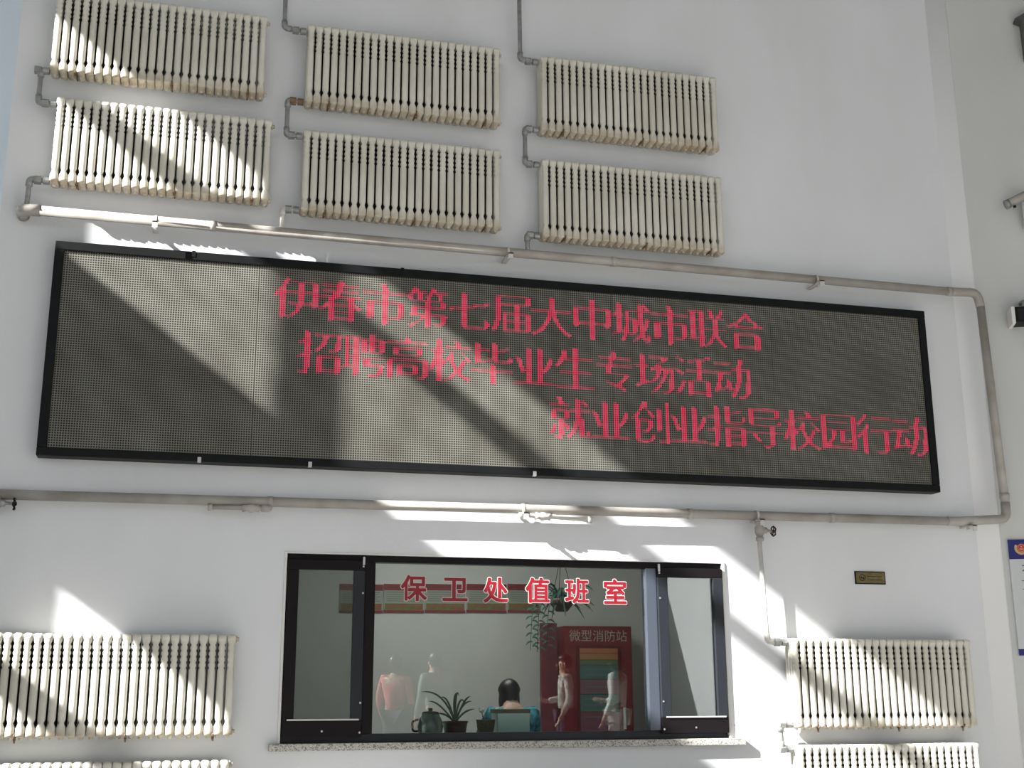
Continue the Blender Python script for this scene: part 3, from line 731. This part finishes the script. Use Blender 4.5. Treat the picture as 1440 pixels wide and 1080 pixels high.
# notices on the back wall
M_dred = mat('dark_red_print', (0.20, 0.02, 0.03), 0.6); M_paper = mat('grey_green_paper', (0.30, 0.31, 0.26), 0.7); M_ink2 = mat('faded_ink', (0.14, 0.14, 0.13), 0.7)
M_land = mat('green_red_landscape_print', (0.10, 0.19, 0.05), 0.7, noise=0.9, scale=14, col2=(0.30, 0.05, 0.04))
xs = [478, 540, 598, 656, 714, 762]
for i in range(5):
    a, b = gi(xs[i], 821, 3.385), gi(xs[i+1], 862, 3.385)
    w_, h_ = b.x-a.x-0.012, a.z-b.z
    labs = ['red-headed notice on the guard room wall, leftmost, partly behind the mullion', 'red-headed notice on the guard room wall behind the first red character', 'red-headed notice on the guard room wall behind the second red character', 'red-headed notice on the guard room wall behind the third red character', 'red-headed notice on the guard room wall, rightmost, beside the hanging plant']
    t = thing('wall_notice', labs[i], 'notice', (a.x, 3.395, a.z-h_), 0, 'row of red-headed notices in the guard room')
    box('paper', 0, w_, -0.008, 0, 0, h_, M_paper, t)
    box('red_header', 0, w_, -0.010, -0.0082, h_*0.78, h_, M_dred, t)
    box('landscape_print', 0.012, w_-0.012, -0.0096, -0.0082, h_*0.10, h_*0.32, M_land, t)
    box('red_footer', 0, w_, -0.010, -0.0082, 0, h_*0.09, M_dred, t)
    bm = bmesh.new()
    for k in range(5): add_box(bm, 0.03, w_-0.03-0.02*(k % 2), -0.0092, -0.008, h_*(0.70-0.075*k), h_*(0.70-0.075*k)+0.005)
    from_bm('small_print', bm, M_ink2, t)
# red fire-fighting cabinet
a, b = gi(793, 880, 3.05), gi(893, 1075, 3.05)
cw_, chh = b.x-a.x, a.z
fc = thing('fire_cabinet', 'tall dark red fire-fighting cabinet with pale characters and a chart', 'cabinet', (a.x, 3.05, 0))
M_fred = mat('dark_red_enamel', (0.17, 0.012, 0.018), 0.4)
box('cabinet_body', 0, cw_, 0, 0.32, 0.02, chh, M_fred, fc, 0.006)
hd = 0.19
me = text_mesh('微型消防站', 0.118); w_, h_ = centre_mesh(me); wallify(me, Matrix.Translation((cw_*0.5, -0.004, chh-hd*0.48))); link('header_characters', me, mat('dull_gold_print', (0.42, 0.33, 0.26), 0.6), fc)
dx0, dx1 = cw_*0.22, cw_*0.78; dzt = chh-hd-0.02
box('door_frame', dx0-0.03, dx1+0.03, -0.012, -0.001, 0.5, dzt+0.02, mat('darker_red_enamel', (0.10, 0.01, 0.012), 0.4), fc, 0.003)
cols = [((0.40, 0.13, 0.05), 0.05), ((0.34, 0.16, 0.06), 0.06), ((0.10, 0.15, 0.07), 0.05), ((0.07, 0.14, 0.13), 0.13), ((0.18, 0.08, 0.11), 0.14), ((0.06, 0.13, 0.12), 0.16), ((0.16, 0.06, 0.09), 0.2)]
z = dzt
for k, (cc, hh_) in enumerate(cols):
    box('chart_band', dx0, dx1, -0.015, -0.0125, z-hh_+0.004, z, mat('chart_colour_%s' % 'abcdefg'[k], cc, 0.7), fc); z -= hh_
bm = bmesh.new()
for k in range(9): add_box(bm, dx0+0.04, dx1-0.05, -0.0165, -0.0155, dzt-0.2-k*0.055, dzt-0.19-k*0.055)
from_bm('chart_print', bm, M_ink2, fc)
box('door_handle', dx1+0.045, dx1+0.065, -0.03, -0.001, dzt-0.75, dzt-0.55, M_strip, fc, 0.004)
# second, narrower red panel to the left of it
a2, b2 = gi(760, 876, 3.2), gi(786, 1075, 3.2)
rp = thing('red_panel', 'narrow dull red board standing left of the fire cabinet', 'board', (a2.x, 3.2, 0))
box('board', 0, b2.x-a2.x, 0, 0.04, 0.02, a2.z, mat('dull_red_board', (0.20, 0.035, 0.05), 0.6, noise=0.4, scale=4), rp, 0.004)
box('base_block', -0.01, b2.x-a2.x+0.01, -0.06, 0.12, 0, 0.06, M_black, rp)
# desk behind the window
dz_ = 0.86
dk = thing('desk', 'pale desk top along the inside of the guard window', 'desk', (WX0+0.3, 0.27, 0))
dw = WX1-WX0-0.6
box('desk_top', 0, dw, 0, 0.62, dz_-0.035, dz_, mat('pale_laminate', (0.42, 0.47, 0.46), 0.4), dk, 0.004)
for x in (0.03, dw/2, dw-0.07): box('side_panel', x, x+0.035, 0.02, 0.58, 0.0, dz_-0.036, MATS['pale_laminate'], dk)
# potted orchid-like plant
p = gi(640, 1017, 0.45); pp = thing('potted_plant', 'potted plant with long arching dark leaves on the desk', 'plant', (p.x, 0.45, dz_))
M_leaf = mat('dark_leaf', (0.035, 0.075, 0.045), 0.5, noise=0.3, scale=12); M_pot = mat('brown_pot', (0.05, 0.018, 0.014), 0.5)
potH = max(0.06, gi(640, 1014, 0.45).z-dz_)
lathe('pot', [(0.075, 0.0), (0.082, potH*0.5), (0.088, potH-0.012), (0.094, potH-0.012), (0.094, potH), (0.082, potH), (0.08, potH-0.012)], M_pot, pp, 20)
lathe('soil', [(0.079, potH-0.02), (0.079, potH-0.014), (0.001, potH-0.013)], mat('soil', (0.03, 0.02, 0.015), 0.9), pp, 16)
def leaf(name, p0, p1, p2, w0, m, par, n=8):
    bm = bmesh.new(); p0, p1, p2 = Vector(p0), Vector(p1), Vector(p2); prev = None
    for i in range(n+1):
        t_ = i/n; c = p0*(1-t_)**2+p1*2*t_*(1-t_)+p2*t_*t_; tg = ((p1-p0)*(1-t_)+(p2-p1)*t_).normalized()
        side = tg.cross(Vector((0, -1, 0.35))).normalized(); w_ = w0*(0.55+0.9*t_)*(1-t_**3)+0.0008
        row = [bm.verts.new(c-side*w_), bm.verts.new(c+Vector((0, 0.25*w_, -0.3*w_))), bm.verts.new(c+side*w_)]
        if prev:
            bm.faces.new((prev[0], prev[1], row[1], row[0])); bm.faces.new((prev[1], prev[2], row[2], row[1]))
        prev = row
    return from_bm(name, bm, m, par, True)
def gl(px, py, y=0.45): q = gi(px, py, y); return (q.x-pp.location.x, q.y-0.45, q.z-dz_)
cx = (0, 0, potH-0.02)
for (m1, m2) in (((625, 968), (592, 973)), ((618, 985), (603, 986)), ((628, 1000), (612, 1004)), ((636, 975), (643, 974)), ((648, 985), (664, 986)), ((652, 980), (662, 979)), ((650, 998), (668, 997)), ((645, 970), (655, 990)), ((630, 975), (620, 981)), ((640, 960), (646, 979))):
    leaf('leaf', cx, gl(*m1), gl(*m2), 0.0075, M_leaf, pp)
# glass kettle left of the plant
p = gi(605, 1030, 0.4); kt = thing('glass_jug', 'round clear jug with dark lid left of the potted plant', 'jug', (p.x, 0.4, dz_))
lathe('jug_body', [(0.06, 0.0), (0.085, 0.02), (0.092, 0.06), (0.08, 0.11), (0.062, 0.14), (0.06, 0.15)], mat('smoky_jug', (0.07, 0.085, 0.085), 0.15), kt, 20)
lathe('lid', [(0.062, 0.150), (0.055, 0.162), (0.015, 0.166), (0.016, 0.185), (0.001, 0.188)], M_black, kt, 16)
tube('handle', [(-0.085, 0, 0.11), (-0.13, 0, 0.10), (-0.125, 0, 0.03), (-0.088, 0, 0.03)], 0.008, M_black, kt, 8, 0.03)
# grey-beige cup row / basket and white box
p = gi(683, 1030, 0.45); bk = thing('woven_basket', 'small brownish basket left of the white box on the desk', 'basket', (p.x, 0.45, dz_))
lathe('basket_body', [(0.05, 0), (0.062, 0.05), (0.068, 0.10), (0.072, 0.105), (0.06, 0.10), (0.05, 0.02), (0.001, 0.02)], mat('wicker', (0.14, 0.12, 0.07), 0.8, noise=0.6, scale=90, bump=0.5), bk, 18)
for k in range(5):
    bm = bmesh.new(); bmesh.ops.create_icosphere(bm, subdivisions=1, radius=0.013)
    for v in bm.verts: v.co += Vector((-0.03+0.012*math.cos(k*1.3), 0.012*math.sin(k*1.3), 0.165+0.008*(k % 3)))
    from_bm('white_flower', bm, mat('white_petal', (0.7, 0.75, 0.7), 0.6), bk, True)
tube('flower_stem', [(0, 0, 0.05), (-0.02, 0, 0.12), (-0.03, 0, 0.16)], 0.003, M_leaf, bk, 5)
a, b = gi(700, 1003, 0.42), gi(745, 1030, 0.42)
wb = thing('white_box', 'white box with brown top edge on the desk before the seated person', 'box', ((a.x+b.x)/2, 0.42, dz_))
hw = (b.x-a.x)/2; bt = a.z-dz_
box('box_body', -hw, hw, 0, 0.2, 0, bt, mat('pale_teal_white', (0.50, 0.66, 0.63), 0.5, noise=0.05), wb, 0.003)
box('box_lid', -hw-0.008, hw+0.006, -0.004, 0.205, bt+0.001, bt+0.028, mat('brown_card', (0.14, 0.11, 0.08), 0.7), wb, 0.002)
p = gi(755, 1030, 0.9)
# dark blue chair behind
ch_ = thing('office_chair', 'dark blue office chair with the seated person on it', 'chair', (gi(722, 1000, 1.35).x+0.05, 1.12, 0))
M_navyf = mat('navy_fabric', (0.015, 0.018, 0.06), 0.9, noise=0.3, scale=60)
box('seat', -0.24, 0.24, -0.02, 0.44, 0.42, 0.49, M_navyf, ch_, 0.03)
bm = bmesh.new(); add_box(bm, -0.24, 0.24, -0.06, -0.015, 0.52, 0.86); bevel(bm, 0.02, 3); from_bm('backrest', bm, M_navyf, ch_, True)
tube('gas_column', [(0, 0.2, 0.08), (0, 0.2, 0.42)], 0.03, M_black, ch_, 10)
tube('back_post', [(0, -0.035, 0.53), (0, -0.035, 0.44), (0, 0.08, 0.41)], 0.018, M_black, ch_, 8, 0.03)
for k in range(5):
    an = k*2*math.pi/5+0.3; ex = Vector((0.27*math.cos(an), 0.2+0.27*math.sin(an), 0.06))
    tube('leg', [(0, 0.2, 0.10), ex], [0.022, 0.014], M_black, ch_, 6); tube('caster', [ex+Vector((-0.012, 0, -0.03)), ex+Vector((0.012, 0, -0.03))], 0.028, M_black, ch_, 10)
# hanging plant
p = gi(790, 850, 1.9); hp = thing('hanging_plant', 'hanging basket plant with feathery leaves and trailing vines behind the glass', 'plant', (p.x, 1.9, p.z))
M_leaf2 = mat('grey_green_leaf', (0.05, 0.12, 0.085), 0.6, noise=0.4, scale=20)
lathe('basket', [(0.05, -0.06), (0.10, 0.0), (0.12, 0.045), (0.11, 0.045), (0.09, 0.02), (0.001, 0.02)], M_pot, hp, 16)
for k in range(3):
    an = k*2.094; tube('hanger_wire', [(0.115*math.cos(an), 0.115*math.sin(an), 0.04), (0, 0, 0.45), (0, 0, 3.1-p.z)], 0.003, M_black, hp, 4)
rnd = random.Random(3)
for k in range(46):
    an = rnd.uniform(0, 2*math.pi); L = rnd.uniform(0.14, 0.30); up = rnd.uniform(0.02, 0.22)
    q1 = (L*0.5*math.cos(an), L*0.5*math.sin(an), 0.04+up); q2 = (L*math.cos(an), L*math.sin(an), 0.02+up-rnd.uniform(0.05, 0.22))
    leaf('leaf', (0.03*math.cos(an), 0.03*math.sin(an), 0.02), q1, q2, rnd.uniform(0.006, 0.013), M_leaf2, hp, 6)
for vx, vy in ((-0.22, -0.05), (-0.15, -0.1), (-0.26, 0.02)):
    L = rnd.uniform(0.25, 0.42); tube('vine', [(0, 0, 0.03), (vx*0.7, vy, 0.06), (vx, vy, -0.05), (vx-0.02, vy, -L)], 0.003, M_leaf2, hp, 4, 0.05)
    for k in range(11):
        z_ = -L*k/11; s = -1 if k % 2 else 1
        leaf('leaf', (vx, vy, z_), (vx+s*0.03, vy, z_+0.015), (vx+s*0.06, vy, z_-0.03), 0.009, M_leaf2, hp, 4)

# unseen tube lamp added to brighten the guard room
cl = thing('guard_room_fill_light', 'added unseen tube lamp brightening the guard room', 'lamp', (2.2, 1.7, 3.1))
box('fill_housing', -0.6, 0.6, -0.07, 0.07, -0.06, -0.005, MATS['white_plaster'], cl, 0.005)
tube('fill_tube', [(-0.57, 0, -0.085), (0.57, 0, -0.085)], 0.018, mat('fill_glow', (0.9, 0.9, 0.9), 0.5, emit=(0.9, 1.0, 0.97), emit_s=6), cl, 10)
ld = bpy.data.lights.new('fill_lamp', 'AREA'); lo = bpy.data.objects.new('fill_lamp', ld); C.objects.link(lo); lo.parent = cl
lo.location = (0, 0, -0.12); ld.shape = 'RECTANGLE'; ld.size = 1.15; ld.size_y = 0.1; ld.energy = 34; ld.color = (1.0, 1.0, 0.97)

# ------------------------------------------------------------------ people
M_skin = mat('skin', (0.52, 0.33, 0.24), 0.55); M_hair = mat('dark_hair', (0.012, 0.006, 0.008), 0.45, noise=0.3, scale=60)
def skinned(name, verts, edges, radii, m, parent, sub=1, root=0):
    me = bpy.data.meshes.new(name); me.from_pydata([tuple(v) for v in verts], edges, []); o = bpy.data.objects.new(name, me); C.objects.link(o)
    md = o.modifiers.new('skin', 'SKIN'); md.use_smooth_shade = True
    for i, v in enumerate(me.skin_vertices[0].data):
        r = radii[i]; v.radius = (r, r) if not isinstance(r, tuple) else r
        v.use_root = (i == root)
    s = o.modifiers.new('sub', 'SUBSURF'); s.levels = sub; s.render_levels = sub
    dg = bpy.context.evaluated_depsgraph_get(); dg.update(); nm = bpy.data.meshes.new_from_object(o.evaluated_get(dg))
    bpy.data.objects.remove(o); bpy.data.meshes.remove(me)
    return link(name, nm, m, parent, True)
def blob(bm, c, rx_, ry_, rz_, sub=3):
    r = bmesh.ops.create_icosphere(bm, subdivisions=sub, radius=1)
    for v in r['verts']: v.co = Vector((v.co.x*rx_, v.co.y*ry_, v.co.z*rz_))+Vector(c)
    return r['verts']
def person(label, loc, face, pose, top_m, leg_m, hair='short', group=None, cat='person'):
    """local frame: the person faces -Y, rotated by face"""
    t = thing('person', label, cat, loc, face, group)
    P = pose; names = list(P.keys()); idx = {n: i for i, n in enumerate(names)}
    chain = [('pelvis', 'spine'), ('spine', 'chest'), ('chest', 'neck'), ('neck', 'head'), ('head', 'crown')]
    for s in ('l', 'r'):
        chain += [('chest', 'sh_'+s), ('sh_'+s, 'el_'+s), ('el_'+s, 'wr_'+s), ('wr_'+s, 'hand_'+s), ('pelvis', 'hip_'+s), ('hip_'+s, 'kn_'+s), ('kn_'+s, 'an_'+s), ('an_'+s, 'toe_'+s)]
    rad = dict(pelvis=(0.13, 0.10), spine=(0.115, 0.09), chest=(0.135, 0.10), neck=0.052, head=(0.075, 0.09), crown=(0.062, 0.075))
    for s in ('l', 'r'): rad.update({'sh_'+s: 0.055, 'el_'+s: 0.04, 'wr_'+s: 0.026, 'hand_'+s: (0.036, 0.02), 'hip_'+s: 0.085, 'kn_'+s: 0.056, 'an_'+s: 0.038, 'toe_'+s: (0.04, 0.028)})
    body = skinned('body', [P[n] for n in names], [(idx[a], idx[b]) for a, b in chain], [rad[n] for n in names], M_skin, t, 1, idx['pelvis'])
    # jacket and trousers follow the body
    jn = ['pelvis', 'spine', 'chest', 'sh_l', 'el_l', 'wr_l', 'sh_r', 'el_r', 'wr_r', 'neck']
    jv = [Vector(P[n]) for n in jn]; jv[0] = jv[0]+Vector((0, 0, -0.04)); jv[9] = jv[2].lerp(jv[9], 0.55)
    jr = [(0.155, 0.125), (0.145, 0.115), (0.16, 0.12), 0.07, 0.056, 0.042, 0.07, 0.056, 0.042, 0.075]
    skinned('jacket', jv, [(0, 1), (1, 2), (2, 3), (3, 4), (4, 5), (2, 6), (6, 7), (7, 8), (2, 9)], jr, top_m, t, 1)
    tn = ['pelvis', 'hip_l', 'kn_l', 'an_l', 'hip_r', 'kn_r', 'an_r']; tv = [Vector(P[n]) for n in tn]
    skinned('trousers', tv, [(0, 1), (1, 2), (2, 3), (0, 4), (4, 5), (5, 6)], [(0.145, 0.115), 0.098, 0.072, 0.06, 0.098, 0.072, 0.06], leg_m, t, 1)
    hd = Vector(P['head'])+(Vector(P['crown'])-Vector(P['head']))*0.35
    bm = bmesh.new()
    vs = blob(bm, hd+Vector((0, 0.018, 0.02)), 0.094, 0.108, 0.118)
    if hair == 'long':
        for v in vs:
            d = v.co-hd
            if d.z < 0.03 and d.y > -0.05:
                f = min(1.0, max(0.0, (0.03-d.z)/0.13)); v.co.z = hd.z+0.03-f*0.17; v.co.x = hd.x+math.copysign(0.090+0.036*f, d.x)*min(1, abs(d.x)/(0.11*math.sqrt(max(1e-3, 1-(d.z/0.14)**2)))); v.co.y = hd.y+0.02+(d.y-0.02)*1.05
            if d.y < -0.055 and d.z < 0.05: v.co.y = hd.y-0.05
    else:
        for v in vs:
            d = v.co-hd
            if d.z < 0.02 and d.y < 0.0: v.co.y = hd.y+0.0; v.co.x = hd.x+d.x*0.85
            if d.z < -0.07: v.co.z = hd.z-0.07
    from_bm('hair', bm, M_hair, t, True)
    bm = bmesh.new(); blob(bm, hd+Vector((0, -0.095, -0.03)), 0.013, 0.02, 0.022, 1); from_bm('nose', bm, M_skin, t, True)
    for s in (-1, 1):
        bm = bmesh.new(); blob(bm, hd+Vector((0.033*s, -0.083, 0.0)), 0.013, 0.009, 0.008, 1); from_bm('eye', bm, M_ink, t, True)
        if hair != 'long': bm = bmesh.new(); blob(bm, hd+Vector((0.088*s, 0.0, -0.02)), 0.010, 0.018, 0.03, 1); from_bm('ear', bm, M_skin, t, True)
        bm = bmesh.new(); sh = 'l' if s < 0 else 'r'; an = Vector(P['toe_'+sh]); aa = Vector(P['an_'+sh])
        blob(bm, aa.lerp(an, 0.55)+Vector((0, 0, -0.0)), 0.052, 0.13, 0.045, 2)
        for v in bm.verts: v.co.z = max(v.co.z, 0.002)
        from_bm('shoe', bm, M_black, t, True)
        h = Vector(P['hand_'+sh]); w = Vector(P['wr_'+sh]); dr = (h-w).normalized(); sd_ = dr.cross(Vector((0, 1, 0.2))).normalized()
        for k, L in enumerate((0.062, 0.074, 0.078, 0.07)):
            b0 = h+sd_*(k-1.5)*0.018; bm = bmesh.new(); add_tube(bm, [b0-dr*0.02, b0+dr*L*0.5, b0+dr*L*0.85+Vector((0, -0.012, -0.008)), b0+dr*L+Vector((0, -0.022, -0.012))], [0.009, 0.0085, 0.008, 0.005], 6); from_bm('finger', bm, M_skin, t, True)
        b0 = w.lerp(h, 0.4)+sd_*0.028; bm = bmesh.new(); add_tube(bm, [b0, b0+sd_*0.02+dr*0.025, b0+sd_*0.026+dr*0.055], [0.011, 0.01, 0.006], 6); from_bm('thumb', bm, M_skin, t, True)
    bm = bmesh.new(); add_tube(bm, [hd+Vector((-0.022, -0.083, -0.066)), hd+Vector((0, -0.09, -0.069)), hd+Vector((0.022, -0.083, -0.066))], 0.005, 5); from_bm('mouth', bm, mat('lips', (0.4, 0.14, 0.12), 0.5), t, True)
    return t
STAND = dict(pelvis=(0, 0, 0.95), spine=(0, 0.01, 1.12), chest=(0, 0.01, 1.32), neck=(0, 0.0, 1.46), head=(0, -0.01, 1.55), crown=(0, -0.005, 1.64),
             sh_l=(-0.18, 0.01, 1.39), el_l=(-0.23, 0.03, 1.12), wr_l=(-0.23, -0.08, 0.90), hand_l=(-0.22, -0.12, 0.83),
             sh_r=(0.18, 0.01, 1.39), el_r=(0.23, 0.0, 1.12), wr_r=(0.16, -0.22, 1.08), hand_r=(0.12, -0.28, 1.10),
             hip_l=(-0.09, 0, 0.90), kn_l=(-0.10, -0.03, 0.50), an_l=(-0.11, 0.02, 0.09), toe_l=(-0.12, -0.12, 0.04),
             hip_r=(0.09, 0, 0.90), kn_r=(0.11, -0.06, 0.50), an_r=(0.12, 0.0, 0.09), toe_r=(0.13, -0.14, 0.04))
SIT = dict(pelvis=(0, 0.06, 0.57), spine=(0, 0.06, 0.74), chest=(0, 0.01, 0.95), neck=(0, -0.04, 1.07), head=(0, -0.10, 1.11), crown=(0, -0.15, 1.17),
           sh_l=(-0.17, 0.0, 1.00), el_l=(-0.23, -0.16, 0.78), wr_l=(-0.13, -0.34, 0.88), hand_l=(-0.10, -0.41, 0.885),
           sh_r=(0.17, 0.0, 1.00), el_r=(0.23, -0.16, 0.78), wr_r=(0.13, -0.34, 0.88), hand_r=(0.10, -0.41, 0.885),
           hip_l=(-0.09, 0.02, 0.56), kn_l=(-0.10, -0.38, 0.54), an_l=(-0.10, -0.36, 0.09), toe_l=(-0.10, -0.50, 0.04),
           hip_r=(0.09, 0.02, 0.56), kn_r=(0.10, -0.38, 0.54), an_r=(0.10, -0.36, 0.09), toe_r=(0.10, -0.50, 0.04))
M_teal = mat('teal_white_print', (0.08, 0.42, 0.52), 0.8, noise=1.0, scale=28, col2=(0.01, 0.03, 0.05))
hq = gi(715, 957, 1.42)
person('person with long dark hair in teal patterned top, seated behind the glass', (hq.x, 1.30, 0), math.pi, SIT, M_teal, M_navyf, 'long')

M_camo = mat('grey_camouflage_cloth', (0.80, 0.82, 0.78), 0.8, noise=1.0, scale=9, col2=(0.16, 0.18, 0.14))
M_palej = mat('pale_grey_cloth', (0.88, 0.90, 0.88), 0.8, noise=0.3, scale=6); M_pinkj = mat('pink_red_cloth', (0.75, 0.22, 0.22), 0.8)
M_greenj = mat('grey_green_cloth', (0.25, 0.36, 0.32), 0.8, noise=0.3, scale=5); M_jean = mat('dark_jeans', (0.03, 0.04, 0.08), 0.9)
GP = 'people standing in the hall, mirrored in the guard window'
def mirrored(px, py, dist, label, face, top, legs, hair):
    u = at(px, py, 0).x/D; person(label, (u*dist, -(dist-D), 0), face, STAND, top, legs, hair, GP)
mirrored(797, 940, 16.5, 'person in grey camouflage jacket with short dark hair, mirrored before the fire cabinet', -1.45, M_camo, M_jean, 'short')
mirrored(871, 950, 15.3, 'person in pale loose jacket, mirrored at the right end of the window', -0.9, M_palej, M_palej, 'long')
mirrored(558, 960, 17.0, 'person in pink-red top, mirrored at the left of the large pane', 0.6, M_pinkj, M_jean, 'long')
mirrored(614, 950, 16.0, 'person in grey-green jacket, mirrored above the glass jug', -0.4, M_greenj, M_greenj, 'short')
